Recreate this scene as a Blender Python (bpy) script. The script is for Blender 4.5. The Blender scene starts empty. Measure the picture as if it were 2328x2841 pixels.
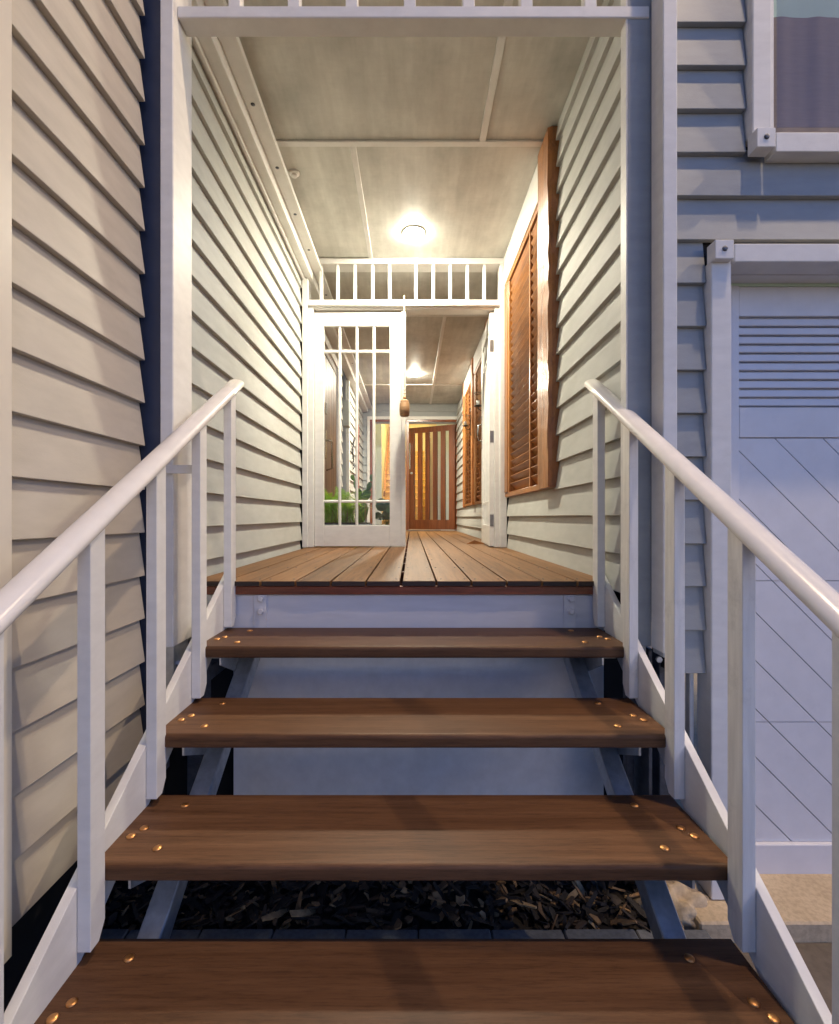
import bpy, bmesh, math, random
from mathutils import Vector, Matrix
R = math.radians
random.seed(7)
EYE = 1.37                      # camera height above the paving; heights below are written relative to the eye
F_, VX, VY = 1340.0, 1142.0, 1434.0

# ------------------------------------------------------------------ camera, world, sun, exposure
scn = bpy.context.scene
cam_d = bpy.data.cameras.new("camera")
cam = bpy.data.objects.new("camera", cam_d)
scn.collection.objects.link(cam)
scn.camera = cam
cam.location = (0, 0, EYE)
cam.rotation_euler = (R(90), 0, 0)
cam_d.sensor_fit = 'AUTO'; cam_d.sensor_width = 36.0
cam_d.lens = 36.0 * F_ / 2841.0
cam_d.shift_x = (1164.0 - VX) / 2841.0
cam_d.shift_y = (VY - 1420.5) / 2841.0
cam_d.clip_start = 0.02; cam_d.clip_end = 2000

wd = bpy.data.worlds.new("World"); scn.world = wd; wd.use_nodes = True
wn = wd.node_tree.nodes; wl = wd.node_tree.links
bg = wn["Background"]
sky = wn.new("ShaderNodeTexSky"); sky.sky_type = 'NISHITA'; sky.sun_disc = False
sky.sun_elevation = R(7); sky.sun_rotation = R(150)
sky.air_density = 1.0; sky.dust_density = 0.4; sky.ozone_density = 4.0
tint = wn.new("ShaderNodeMix"); tint.data_type = 'RGBA'; tint.blend_type = 'MULTIPLY'
tint.inputs[0].default_value = 1.0
tint.inputs[7].default_value = (0.93, 0.945, 1.38, 1)
wl.new(sky.outputs[0], tint.inputs[6]); wl.new(tint.outputs[2], bg.inputs[0])
bg.inputs[1].default_value = 0.085

sun_d = bpy.data.lights.new("sun", 'SUN'); sun_d.energy = 0.03; sun_d.angle = R(12); sun_d.color = (1, .85, .7)
sun = bpy.data.objects.new("sun", sun_d); scn.collection.objects.link(sun)
sun.rotation_euler = (R(86), 0, R(30))

scn.view_settings.view_transform = 'Standard'; scn.view_settings.look = 'None'
scn.view_settings.gamma = 1.0; scn.view_settings.exposure = 1.4
scn.view_settings.use_curve_mapping = False
scn.render.engine = 'CYCLES'
cy = scn.cycles
cy.use_denoising = True
cy.max_bounces = 10; cy.diffuse_bounces = 6; cy.glossy_bounces = 4; cy.transparent_max_bounces = 16
cy.sample_clamp_indirect = 6.0; cy.sample_clamp_direct = 0
cy.caustics_reflective = False; cy.caustics_refractive = False
cy.use_adaptive_sampling = True; cy.adaptive_threshold = 0.015

LAMP_PORCH, LAMP_PASSAGE, LAMP_EAVE, LAMP_HALL = 655.0, 1250.0, 1150.0, 170.0

# ------------------------------------------------------------------ materials
MATS = {}
def principled(name):
    m = bpy.data.materials.new(name); m.use_nodes = True
    nt = m.node_tree; b = nt.nodes["Principled BSDF"]
    return m, nt, nt.nodes, nt.links, b
def mixcol(n, l, a, b, fac_socket, blend='MIX'):
    mx = n.new("ShaderNodeMix"); mx.data_type = 'RGBA'; mx.blend_type = blend
    if isinstance(fac_socket, float): mx.inputs[0].default_value = fac_socket
    else: l.new(fac_socket, mx.inputs[0])
    for s, v in ((6, a), (7, b)):
        if isinstance(v, tuple): mx.inputs[s].default_value = (*v[:3], 1)
        else: l.new(v, mx.inputs[s])
    return mx.outputs[2]
def coords(n, l, scale=(1, 1, 1), rand=True):
    tc = n.new("ShaderNodeTexCoord"); mp = n.new("ShaderNodeMapping")
    mp.inputs['Scale'].default_value = scale
    if rand:
        oi = n.new("ShaderNodeObjectInfo"); mul = n.new("ShaderNodeMath"); mul.operation = 'MULTIPLY'; mul.inputs[1].default_value = 37.0
        l.new(oi.outputs['Random'], mul.inputs[0])
        cb = n.new("ShaderNodeCombineXYZ")
        for i in range(3): l.new(mul.outputs[0], cb.inputs[i])
        ad = n.new("ShaderNodeVectorMath"); ad.operation = 'ADD'
        l.new(tc.outputs['Object'], ad.inputs[0]); l.new(cb.outputs[0], ad.inputs[1])
        l.new(ad.outputs[0], mp.inputs[0])
    else:
        l.new(tc.outputs['Object'], mp.inputs[0])
    return mp.outputs[0]
def noise(n, l, vec, scale, detail=4, rough=.55):
    t = n.new("ShaderNodeTexNoise"); t.inputs['Scale'].default_value = scale
    t.inputs['Detail'].default_value = detail; t.inputs['Roughness'].default_value = rough
    l.new(vec, t.inputs['Vector']); return t.outputs['Fac']
def ramp(n, l, fac, stops):
    r = n.new("ShaderNodeValToRGB"); e = r.color_ramp.elements
    e[0].position, e[0].color = stops[0][0], (*stops[0][1], 1)
    e[1].position, e[1].color = stops[-1][0], (*stops[-1][1], 1)
    for p, c in stops[1:-1]:
        q = e.new(p); q.color = (*c, 1)
    l.new(fac, r.inputs[0]); return r.outputs[0]
def bump(n, l, b, height, strength, dist=.002):
    bp = n.new("ShaderNodeBump"); bp.inputs['Strength'].default_value = strength; bp.inputs['Distance'].default_value = dist
    l.new(height, bp.inputs['Height']); l.new(bp.outputs[0], b.inputs['Normal'])

def paint(name, col, rough=.38, brush=(3, 3, 3), var=.06, bmp=.12, spec=.5, dirt=0.0):
    m, nt, n, l, b = principled(name)
    v = coords(n, l, brush)
    f1 = noise(n, l, v, 6, 5)
    lo = tuple(c * (1 - var) for c in col); hi = tuple(min(1, c * (1 + var)) for c in col)
    c = ramp(n, l, f1, [(.3, lo), (.7, hi)])
    if dirt:
        f2 = noise(n, l, coords(n, l, (2.5, 2.5, 2.5)), 4, 8, .7)
        d = ramp(n, l, f2, [(.55, (0, 0, 0)), (.8, (dirt,) * 3)])
        sp = n.new("ShaderNodeSeparateColor"); l.new(d, sp.inputs[0])
        c = mixcol(n, l, c, tuple(x * .45 for x in col), sp.outputs[0])
    l.new(c, b.inputs['Base Color'])
    b.inputs['Roughness'].default_value = rough
    b.inputs['Specular IOR Level'].default_value = spec
    f3 = noise(n, l, coords(n, l, tuple(s * 14 for s in brush)), 9, 3)
    bump(n, l, b, f3, bmp, .0015)
    MATS[name] = m; return m

def wood(name, c_dark, c_mid, c_light, axis='x', rough=.4, grain=22, bmp=.25, along=1.2, spec=.5, coat=0.0, bdist=.002):
    m, nt, n, l, b = principled(name)
    sc = {'x': (along, grain, grain), 'y': (grain, along, grain), 'z': (grain, grain, along)}[axis]
    v = coords(n, l, sc)
    f = noise(n, l, v, 1.0, 8, .62)
    c = ramp(n, l, f, [(.28, c_dark), (.5, c_mid), (.74, c_light)])
    v2 = coords(n, l, tuple(s * (5.0 if s == along else 2.4) for s in sc))
    f2 = noise(n, l, v2, 1.6, 7, .75)
    dk = ramp(n, l, f2, [(.34, (.34, .34, .34)), (.52, (1, 1, 1))])
    c = mixcol(n, l, c, dk, .55, 'MULTIPLY')
    oi = n.new("ShaderNodeObjectInfo")
    mr = n.new("ShaderNodeMapRange"); mr.inputs[3].default_value = .78; mr.inputs[4].default_value = 1.2
    l.new(oi.outputs['Random'], mr.inputs[0])
    hv = n.new("ShaderNodeHueSaturation"); l.new(mr.outputs[0], hv.inputs['Value']); l.new(c, hv.inputs['Color'])
    l.new(hv.outputs[0], b.inputs['Base Color'])
    b.inputs['Roughness'].default_value = rough
    b.inputs['Specular IOR Level'].default_value = spec
    b.inputs['Coat Weight'].default_value = coat; b.inputs['Coat Roughness'].default_value = .25
    bump(n, l, b, f2 if bdist < .005 else f, bmp, bdist)
    MATS[name] = m; return m

def metal(name, col, rough=.4, metallic=1.0, var=.15):
    m, nt, n, l, b = principled(name)
    v = coords(n, l, (8, 8, 8)); f = noise(n, l, v, 3, 6, .65)
    l.new(ramp(n, l, f, [(.3, tuple(c * (1 - var) for c in col)), (.7, tuple(min(1, c * (1 + var)) for c in col))]), b.inputs['Base Color'])
    b.inputs['Metallic'].default_value = metallic; b.inputs['Roughness'].default_value = rough
    bump(n, l, b, f, .1, .001)
    MATS[name] = m; return m

def emit(name, col, strength):
    m = bpy.data.materials.new(name); m.use_nodes = True; n = m.node_tree.nodes; l = m.node_tree.links
    n.remove(n["Principled BSDF"]); e = n.new("ShaderNodeEmission")
    e.inputs[0].default_value = (*col, 1); e.inputs[1].default_value = strength
    l.new(e.outputs[0], n["Material Output"].inputs[0]); MATS[name] = m; return m

def glass(name, tintc=(1, 1, 1), rough=.0, ior=1.5):
    m = bpy.data.materials.new(name); m.use_nodes = True; n = m.node_tree.nodes; l = m.node_tree.links
    n.remove(n["Principled BSDF"])
    lw = n.new("ShaderNodeLayerWeight"); lw.inputs[0].default_value = .5
    pw = n.new("ShaderNodeMath"); pw.operation = 'POWER'; pw.inputs[1].default_value = 5.0; l.new(lw.outputs['Facing'], pw.inputs[0])
    fr = n.new("ShaderNodeMath"); fr.operation = 'MULTIPLY_ADD'; fr.inputs[1].default_value = .9; fr.inputs[2].default_value = ((ior - 1) / (ior + 1)) ** 2
    l.new(pw.outputs[0], fr.inputs[0])
    tr = n.new("ShaderNodeBsdfTransparent"); tr.inputs[0].default_value = (*tintc, 1)
    gl = n.new("ShaderNodeBsdfGlossy"); gl.inputs['Roughness'].default_value = rough
    mx = n.new("ShaderNodeMixShader")
    l.new(fr.outputs[0], mx.inputs[0]); l.new(tr.outputs[0], mx.inputs[1]); l.new(gl.outputs[0], mx.inputs[2])
    l.new(mx.outputs[0], n["Material Output"].inputs[0]); MATS[name] = m; return m

paint('trim', (.70, .695, .67), .5, (2, 2, 5), .05, .2, .15, .16)
paint('trim_worn', (.76, .745, .70), .42, (9, 9, .8), .10, .25, dirt=.55)
paint('rail', (.75, .72, .68), .25, (3, 3, 3), .04, .06, .5, .12)
paint('board', (.455, .462, .435), .60, (1.2, 4, 4), .06, .25, .08, .12)
paint('board_front_shaded', (.32, .335, .335), .5, (1.2, 4, 4), .07, .3, .3, .2)  # darker copy of the board paint, shade of the facade put into the colour
paint('board_beige', (.50, .462, .40), .6, (1.2, 4, 4), .06, .25, .15, .12)
paint('trim_cream', (.70, .65, .55), .36, (2, 2, 2), .03, .12)
paint('garage', (.66, .655, .67), .42, (2, 2, 2), .04, .15, .5, .14)
paint('render', (.72, .73, .76), .85, (3, 3, 3), .06, 1.0)
paint('beam_grey', (.60, .60, .62), .45, (1, 6, 6), .05, .2)
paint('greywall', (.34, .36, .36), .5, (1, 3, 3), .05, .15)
paint('slate_blue_shade', (.05, .06, .095), .5, (2, 2, 2), .1, .1)  # shade of the recess put into the dark blue
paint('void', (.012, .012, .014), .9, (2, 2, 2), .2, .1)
paint('bluewall', (.62, .72, .74), .6, (2, 2, 2), .03, .1)
paint('creamwall', (.75, .66, .45), .6, (2, 2, 2), .03, .1)
paint('mauve_reflection', (.36, .295, .235), .7, (2, 2, 30), .06, .2)  # colour of the reflection in the upper window pane
paint('pale_green', (.62, .82, .64), .6, (2, 2, 2), .04, .1)  # pale green of the window-top and door-top strips
paint('black_iron', (.02, .018, .016), .45, (4, 4, 4), .1, .3)
paint('planter', (.17, .18, .20), .5, (3, 3, 3), .1, .2)
paint('plaster_white', (.82, .82, .80), .3, (2, 2, 2), .01, .02)
paint('red_decor', (.32, .03, .03), .5, (2, 2, 2), .1, .2)
paint('gourd', (.30, .17, .08), .6, (3, 3, 18), .3, .6)
paint('rope', (.75, .62, .40), .8, (30, 30, 30), .25, .6)

# limewashed ply ceiling: streaks along the sheet, smudges
m, nt, n, l, b = principled('ceiling')
f1 = noise(n, l, coords(n, l, (9, .9, 1)), 1.5, 8, .6)
f2 = noise(n, l, coords(n, l, (1.6, 1.1, 1)), 2.0, 6, .65)
c1 = ramp(n, l, f1, [(.25, (.49, .48, .435)), (.75, (.66, .655, .605))])
c2 = ramp(n, l, f2, [(.30, (.60, .60, .60)), (.62, (1.0, 1.0, 1.0))])
f4 = noise(n, l, coords(n, l, (4, 30, 1)), 2.0, 5, .7)
c4 = ramp(n, l, f4, [(.30, (.9, .9, .9)), (.55, (1.0, 1.0, 1.0))])
c = mixcol(n, l, c1, c2, .8, 'MULTIPLY'); c = mixcol(n, l, c, c4, .5, 'MULTIPLY')
l.new(c, b.inputs['Base Color']); b.inputs['Roughness'].default_value = .55
bump(n, l, b, f1, .08); MATS['ceiling'] = m

wood('tread', (.066, .030, .014), (.104, .050, .024), (.136, .070, .036), 'x', .46, 40, .3, 1.4, .2)
wood('deck', (.105, .047, .018), (.178, .087, .034), (.24, .128, .057), 'y', .5, 24, .22, .7, .18)
wood('end_wood', (.012, .006, .004), (.028, .013, .008), (.04, .02, .012), 'x', .6, 24, .2)
wood('merbau', (.09, .022, .010), (.18, .045, .020), (.26, .075, .034), 'x', .3, 24, .2)
wood('cedar', (.17, .062, .015), (.30, .118, .029), (.43, .19, .055), 'y', .40, 18, .15, 1.0, .4, .08)
wood('cedar_v', (.17, .062, .015), (.30, .118, .029), (.43, .19, .055), 'z', .38, 18, .18, 1.0, .4, .1)
wood('rough_post', (.17, .06, .018), (.42, .165, .05), (.55, .25, .09), 'z', .36, 14, 1.0, 2.5, .45, .15, .012)
wood('door_wood', (.10, .026, .007), (.18, .05, .014), (.24, .075, .022), 'z', .3, 20, .12, 1.0, .5, .3)
wood('door_pale', (.12, .06, .032), (.19, .10, .055), (.25, .14, .08), 'z', .45, 22, .15, 1.0)
wood('stair_gold', (.50, .27, .06), (.62, .36, .09), (.72, .46, .14), 'x', .4, 14, .1, 1.0)
metal('galv', (.50, .53, .55), .42, .75, .22)
metal('dark_steel', (.09, .10, .12), .5, .6, .4)
metal('brass', (.62, .31, .12), .42, 1.0, .25)
metal('chrome', (.62, .62, .60), .25, 1.0, .06)
metal('hinge_steel', (.30, .28, .26), .4, .9, .15)
glass('pane'); glass('window_glass', (.85, .85, .88)); glass('jar_glass', (.97, .99, .98), 0, 1.35)
emit('lamp_warm', (1.0, .915, .725), LAMP_PORCH)
emit('lamp_warm2', (1.0, .92, .74), LAMP_PASSAGE)
emit('lamp_eave', (1.0, .74, .50), LAMP_EAVE)
emit('lamp_eave2', (1.0, .76, .50), LAMP_EAVE * 1.5)
emit('lamp_hall', (1.0, .74, .34), LAMP_HALL)

# leaves
def leafmat(name, a, b_):
    m, nt, n, l, b = principled(name)
    f = noise(n, l, coords(n, l, (6, 6, 6)), 3, 4)
    l.new(ramp(n, l, f, [(.3, a), (.7, b_)]), b.inputs['Base Color'])
    b.inputs['Roughness'].default_value = .45
    tr = n.new("ShaderNodeBsdfTranslucent"); mx = n.new("ShaderNodeMixShader"); mx.inputs[0].default_value = .4
    l.new(b.inputs['Base Color'].links[0].from_socket, tr.inputs[0])
    l.new(b.outputs[0], mx.inputs[1]); l.new(tr.outputs[0], mx.inputs[2]); l.new(mx.outputs[0], n["Material Output"].inputs[0])
    MATS[name] = m
leafmat('fern', (.17, .36, .02), (.34, .56, .06))
leafmat('cactus', (.09, .19, .05), (.17, .30, .09))
leafmat('philo', (.05, .12, .07), (.10, .20, .12))
leafmat('straw', (.25, .17, .07), (.42, .30, .14))
# mulch: dark bark with tan chips, one colour per chip
m, nt, n, l, b = principled('bark')
gm = n.new("ShaderNodeNewGeometry")
cr = ramp(n, l, gm.outputs['Random Per Island'], [(0, (.008, .006, .005)), (.58, (.024, .017, .013)), (.74, (.08, .05, .03)), (.88, (.28, .165, .075)), (1.0, (.50, .36, .20))])
ff = noise(n, l, coords(n, l, (40, 40, 40), False), 1.5, 5)
cr = mixcol(n, l, cr, ramp(n, l, ff, [(.3, (.45, .45, .45)), (.7, (1, 1, 1))]), .8, 'MULTIPLY')
l.new(cr, b.inputs['Base Color']); b.inputs['Roughness'].default_value = .75
bump(n, l, b, ff, .5, .003); MATS['bark'] = m
# ground materials
def speckle(name, a, b_, sc, rough=.8, bm=.4):
    m, nt, n, l, b = principled(name)
    v = coords(n, l, (1, 1, 1), False)
    f = noise(n, l, v, sc, 8, .65); g = noise(n, l, v, sc * 14, 3, .6)
    c = ramp(n, l, f, [(.3, a), (.7, b_)])
    c = mixcol(n, l, c, ramp(n, l, g, [(.35, (.72, .72, .72)), (.6, (1, 1, 1))]), .7, 'MULTIPLY')
    l.new(c, b.inputs['Base Color']); b.inputs['Roughness'].default_value = rough
    bump(n, l, b, g, bm, .003); MATS[name] = m
speckle('paving', (.10, .08, .06), (.165, .135, .105), 3)
speckle('paver', (.10, .11, .125), (.16, .17, .185), 6)
speckle('concrete', (.46, .36, .23), (.60, .48, .32), 5)
speckle('soil', (.012, .010, .009), (.03, .022, .016), 12)
speckle('asphalt', (.045, .045, .047), (.06, .06, .062), 2)
# perforated stair riser: a golden sheet with dark holes
m, nt, n, l, b = principled('perforated')
v = coords(n, l, (1, 1, 1), False)
vo = n.new("ShaderNodeTexVoronoi"); vo.inputs['Scale'].default_value = 46; vo.inputs['Randomness'].default_value = 0.0
mp = n.new("ShaderNodeMapping"); mp.inputs['Rotation'].default_value = (0, R(45), 0); l.new(v, mp.inputs[0]); l.new(mp.outputs[0], vo.inputs['Vector'])
l.new(ramp(n, l, vo.outputs['Distance'], [(.40, (.10, .055, .012)), (.50, (.66, .44, .14))]), b.inputs['Base Color'])
b.inputs['Roughness'].default_value = .5; MATS['perforated'] = m

# ------------------------------------------------------------------ helpers
COL = scn.collection
WP = {}       # accumulated offset of every parent that is not rotated
def wp(o): return WP.get(o, Vector((0, 0, 0)))
def link(o, parent=None, loc=None, local=False):
    COL.objects.link(o)
    loc = Vector(loc) if loc is not None else Vector((0, 0, 0))
    if parent is not None:
        o.parent = parent
        o.location = loc if local else loc - wp(parent)
    else:
        o.location = loc
    WP[o] = loc
    return o
def tag(o, label=None, cat=None, group=None, kind=None):
    if label: o['label'] = label
    if cat: o['category'] = cat
    if group: o['group'] = group
    if kind: o['kind'] = kind
    return o
def thing(name, label, cat, loc=(0, 0, 0), group=None, rotz=0):
    o = bpy.data.objects.new(name, None); o.empty_display_size = .1
    link(o, None, loc); o.rotation_euler.z = rotz
    return tag(o, label, cat, group, 'thing')
def part_empty(name, parent, loc, rotz=0):
    o = bpy.data.objects.new(name, None); o.empty_display_size = .1
    link(o, parent, loc); o.rotation_euler.z = rotz
    return o
MESH = {}
def finish(me, mat, smooth=False):
    if mat: me.materials.append(MATS[mat])
    if smooth:
        for p in me.polygons: p.use_smooth = True
    return me
def box_mesh(dx, dy, dz, bev, mat, seg=1):
    k = ('box', round(dx, 4), round(dy, 4), round(dz, 4), bev, mat, seg)
    if k in MESH: return MESH[k]
    bm = bmesh.new(); bmesh.ops.create_cube(bm, size=1)
    for v in bm.verts: v.co = (v.co.x * dx, v.co.y * dy, v.co.z * dz)
    if bev > 0 and min(dx, dy, dz) > bev * 2.2:
        bmesh.ops.bevel(bm, geom=list(bm.edges), offset=bev, segments=seg, profile=.6, affect='EDGES')
    me = bpy.data.meshes.new('box'); bm.to_mesh(me); bm.free()
    MESH[k] = finish(me, mat); return me
def B(name, x0, x1, y0, y1, z0, z1, mat, parent=None, bev=.0015, local=False, seg=1, rot=None):
    me = box_mesh(abs(x1 - x0), abs(y1 - y0), abs(z1 - z0), bev, mat, seg)
    o = bpy.data.objects.new(name, me)
    link(o, parent, ((x0 + x1) / 2, (y0 + y1) / 2, (z0 + z1) / 2), local)
    if rot: o.rotation_euler = rot
    return o
def mesh_obj(name, verts, faces, mat, parent=None, loc=(0, 0, 0), local=False, smooth=False):
    me = bpy.data.meshes.new(name); me.from_pydata([tuple(v) for v in verts], [], faces); me.update()
    bm = bmesh.new(); bm.from_mesh(me); bmesh.ops.recalc_face_normals(bm, faces=bm.faces); bm.to_mesh(me); bm.free()
    finish(me, mat, smooth)
    o = bpy.data.objects.new(name, me); return link(o, parent, loc, local)
def prism(name, poly, axis, a0, a1, mat, parent=None, local=False, bev=0):
    """polygon in the plane normal to axis, extruded from a0 to a1"""
    def P(u, v, a): return {'x': (a, u, v), 'y': (u, a, v), 'z': (u, v, a)}[axis]
    pts = [P(u, v, a0) for u, v in poly] + [P(u, v, a1) for u, v in poly]
    c = sum((Vector(p) for p in pts), Vector()) / len(pts)
    k = len(poly)
    faces = [tuple(range(k)), tuple(range(2 * k - 1, k - 1, -1))] + [(i, (i + 1) % k, k + (i + 1) % k, k + i) for i in range(k)]
    o = mesh_obj(name, [Vector(p) - c for p in pts], faces, mat, parent, c, local)
    if bev:
        bm = bmesh.new(); bm.from_mesh(o.data)
        bmesh.ops.bevel(bm, geom=list(bm.edges), offset=bev, segments=1, affect='EDGES'); bm.to_mesh(o.data); bm.free()
    return o
def lathe(name, prof, mat, parent=None, loc=(0, 0, 0), axis='z', seg=20, local=False, smooth=True):
    k = ('lathe', tuple(prof), mat, axis, seg)
    if k not in MESH:
        vs, fs = [], []
        for r, z in prof:
            for i in range(seg):
                a = 2 * math.pi * i / seg
                p = (r * math.cos(a), r * math.sin(a), z)
                if axis == 'x': p = (p[2], p[0], p[1])
                if axis == 'y': p = (p[0], p[2], p[1])
                vs.append(p)
        for j in range(len(prof) - 1):
            for i in range(seg):
                fs.append((j * seg + i, j * seg + (i + 1) % seg, (j + 1) * seg + (i + 1) % seg, (j + 1) * seg + i))
        fs.append(tuple(range(seg))); fs.append(tuple(range(len(prof) * seg - 1, (len(prof) - 1) * seg - 1, -1)))
        me = bpy.data.meshes.new(name); me.from_pydata(vs, [], fs); me.update()
        bm = bmesh.new(); bm.from_mesh(me); bmesh.ops.recalc_face_normals(bm, faces=bm.faces); bm.to_mesh(me); bm.free()
        MESH[k] = finish(me, mat, smooth)
    o = bpy.data.objects.new(name, MESH[k]); return link(o, parent, loc, local)
def tube(name, pts, radius, mat, parent=None, seg=10, ry=None, local=False, up=Vector((0, 0, 1)), caps=True):
    """sweep an ellipse (radius sideways, ry along up) along points"""
    ry = ry or radius
    pts = [Vector(p) for p in pts]; vs, fs = [], []
    for i, p in enumerate(pts):
        t = (pts[min(i + 1, len(pts) - 1)] - pts[max(i - 1, 0)]).normalized()
        s = t.cross(up)
        if s.length < 1e-4: s = Vector((1, 0, 0))
        s.normalize(); u = s.cross(t).normalized()
        for j in range(seg):
            a = 2 * math.pi * j / seg
            vs.append(p + s * radius * math.cos(a) + u * ry * math.sin(a))
    for i in range(len(pts) - 1):
        for j in range(seg):
            fs.append((i * seg + j, i * seg + (j + 1) % seg, (i + 1) * seg + (j + 1) % seg, (i + 1) * seg + j))
    if caps:
        fs.append(tuple(range(seg))); fs.append(tuple(range(len(pts) * seg - 1, (len(pts) - 1) * seg - 1, -1)))
    c = sum(pts, Vector()) / len(pts)
    o = mesh_obj(name, [v - c for v in vs], fs, mat, parent, c, local, True)
    return o

def px(x, y, d): return ((x - VX) * d / F_, (VY - y) * d / F_)

# weatherboard: tapered, lower edge proud; local x runs along the board, local -y is the outside
PITCH = .1490
def board_mesh(L, mat, bow):
    k = ('wb', round(L, 3), mat, bow)
    if k in MESH: return MESH[k]
    prof = [(-.0100, 0), (-.0288, 0), (-.0302, .0015), (-.0065, PITCH + .026), (0, PITCH + .026)]
    n_ = max(2, int(L / .35)); rnd = random.Random(bow)
    ph = [rnd.uniform(0, 6.28) for _ in range(3)]
    vs, fs = [], []; kx = len(prof)
    for i in range(n_ + 1):
        x = -L / 2 + L * i / n_
        w = .0007 * math.sin(x * 2.1 + ph[0]) + .0005 * math.sin(x * 5.3 + ph[1])
        for (y, z) in prof: vs.append((x, y - abs(w) * .6, z + (w if z < .01 else 0)))
    for i in range(n_):
        for j in range(kx):
            fs.append((i * kx + j, i * kx + (j + 1) % kx, (i + 1) * kx + (j + 1) % kx, (i + 1) * kx + j))
    fs.append(tuple(range(kx))); fs.append(tuple(range((n_ + 1) * kx - 1, n_ * kx - 1, -1)))
    me = bpy.data.meshes.new('weatherboard'); me.from_pydata(vs, [], fs); me.update()
    bm = bmesh.new(); bm.from_mesh(me); bmesh.ops.recalc_face_normals(bm, faces=bm.faces); bm.to_mesh(me); bm.free()
    MESH[k] = finish(me, mat); return me
BN = [0]
def board(parent, face, plane, a0, a1, z, mat='board'):
    """face '+x' '-x' '-y': outside direction; plane: position of the proud lower edge"""
    BN[0] += 1
    o = bpy.data.objects.new('weatherboard', board_mesh(a1 - a0, mat, BN[0] % 4))
    c = (a0 + a1) / 2; t = .0302
    jz = z + random.uniform(-.0008, .0008)
    if face == '+x': loc, rz = (plane - t, c, jz), R(90)
    elif face == '-x': loc, rz = (plane + t, c, jz), R(-90)
    else: loc, rz = (c, plane + t, jz), 0
    link(o, parent, loc); o.rotation_euler.z = rz + random.uniform(-.0006, .0006)
    return o

# ================================================================== THE SETTING
GZ = -EYE
def sheet(name, x0, x1, y0, y1, z, mat, kind='structure', parent=None):
    o = mesh_obj(name, [(x0, y0, 0), (x1, y0, 0), (x1, y1, 0), (x0, y1, 0)], [(0, 1, 2, 3)], mat, parent, (0, 0, z))
    return tag(o, kind=kind)
g = sheet('ground', -300, 300, -300, 300, GZ - .03, 'asphalt')
g = sheet('paving', -3, 6, -4, 1.553, GZ, 'paving')
g = sheet('garden_soil', -3, .86, 1.47, 9.4, GZ + .004, 'soil')
B('garage_slab', .93, 5, 1.556, 6, GZ - .05, GZ + .062, 'concrete', None, .006)['kind'] = 'structure'
# paver edging in front of the mulch
ed = thing('paver_edging', 'row of blue grey pavers edging the mulch bed under the steps', 'edging', (0, 1.5, GZ))
x = -1.6
while x < .86:
    B('paver', x, x + .228, 1.47, 1.556, GZ - .02, GZ + .045 + random.uniform(-.002, .002), 'paver', ed, .004)
    x += .232
# mulch
def mulch():
    vs, fs = [], []
    rnd = random.Random(3)
    for i in range(3600):
        cx, cy_ = rnd.uniform(-1.7, .84), rnd.uniform(1.57, 2.28)
        L = rnd.choice([rnd.uniform(.015, .04), rnd.uniform(.03, .07), rnd.uniform(.05, .13)])
        w = rnd.uniform(.007, .028); h = rnd.uniform(.002, .008)
        rot = Matrix.Rotation(rnd.uniform(0, 6.28), 3, 'Z') @ Matrix.Rotation(rnd.gauss(0, .35), 3, 'Y') @ Matrix.Rotation(rnd.gauss(0, .35), 3, 'X')
        pts = []
        for sx in (-1, 0, 1):
            tw = {-1: rnd.uniform(.2, .9), 0: 1.0, 1: rnd.uniform(.15, .9)}[sx]
            bend = rnd.uniform(-.006, .006)
            for sy, sz in ((-1, -1), (1, -1), (1, 1), (-1, 1)):
                pts.append(Vector((sx * L / 2, sy * w / 2 * tw + bend, sz * h / 2)))
        base = len(vs); up = GZ + .012 + rnd.uniform(0, .035) + .02 * math.sin(cx * 9) * math.cos(cy_ * 11)
        for p in pts: vs.append(rot @ p + Vector((cx, cy_, up)))
        for a in (0, 4):
            for j in range(4): fs.append((base + a + j, base + a + (j + 1) % 4, base + a + 4 + (j + 1) % 4, base + a + 4 + j))
        fs.append((base, base + 3, base + 2, base + 1)); fs.append((base + 8, base + 9, base + 10, base + 11))
    o = mesh_obj('mulch', vs, fs, 'bark')
    tag(o, 'dark bark mulch with tan chips under the open steps', 'mulch', kind='stuff')
mulch()
# small spill of mortar beside the garage casing
def mortar():
    bm = bmesh.new(); bmesh.ops.create_icosphere(bm, subdivisions=4, radius=1)
    for v in bm.verts:
        a = 1 + .22 * math.sin(v.co.x * 7 + 1) * math.cos(v.co.y * 9) + .1 * math.sin(v.co.z * 17 + v.co.x * 13)
        v.co = Vector((v.co.x * .12 * a, v.co.y * .09 * a, v.co.z * .10 * a))
    me = bpy.data.meshes.new('mortar_heap'); bm.to_mesh(me); bm.free(); finish(me, 'concrete', True)
    o = bpy.data.objects.new('mortar_heap', me); link(o, None, (.90, 1.66, GZ + .0))
    tag(o, 'lumpy sand coloured mortar heap at the foot of the garage casing', 'mortar heap')
mortar()

# ================================================================== LEFT HOUSE WALL (in front of the porch)
XL, XR = -.92, .795
w = thing('weatherboard_wall', 'beige weatherboard wall close beside the stair with a vertical corner trim', 'wall', (XL, 1.4, GZ))
for k in range(34):
    board(w, '+x', XL, 1.09, 1.666, -.945 + k * PITCH * .9965, 'board_beige')
B('sheathing', XL - .14, XL - .0325, .2, 1.645, -.93, 4.0, 'void', w, 0)
prism('corner_trim', [(XL - .11, .55), (XL + .012, .55), (XL + .012, 1.10), (XL - .11, 1.10)], 'z', -1.0, 4.0, 'trim_cream', w, bev=.003)
B('return_panel', -1.75, XL - .16, 1.80, 1.84, GZ, 4.0, 'slate_blue_shade', w, 0)

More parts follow.
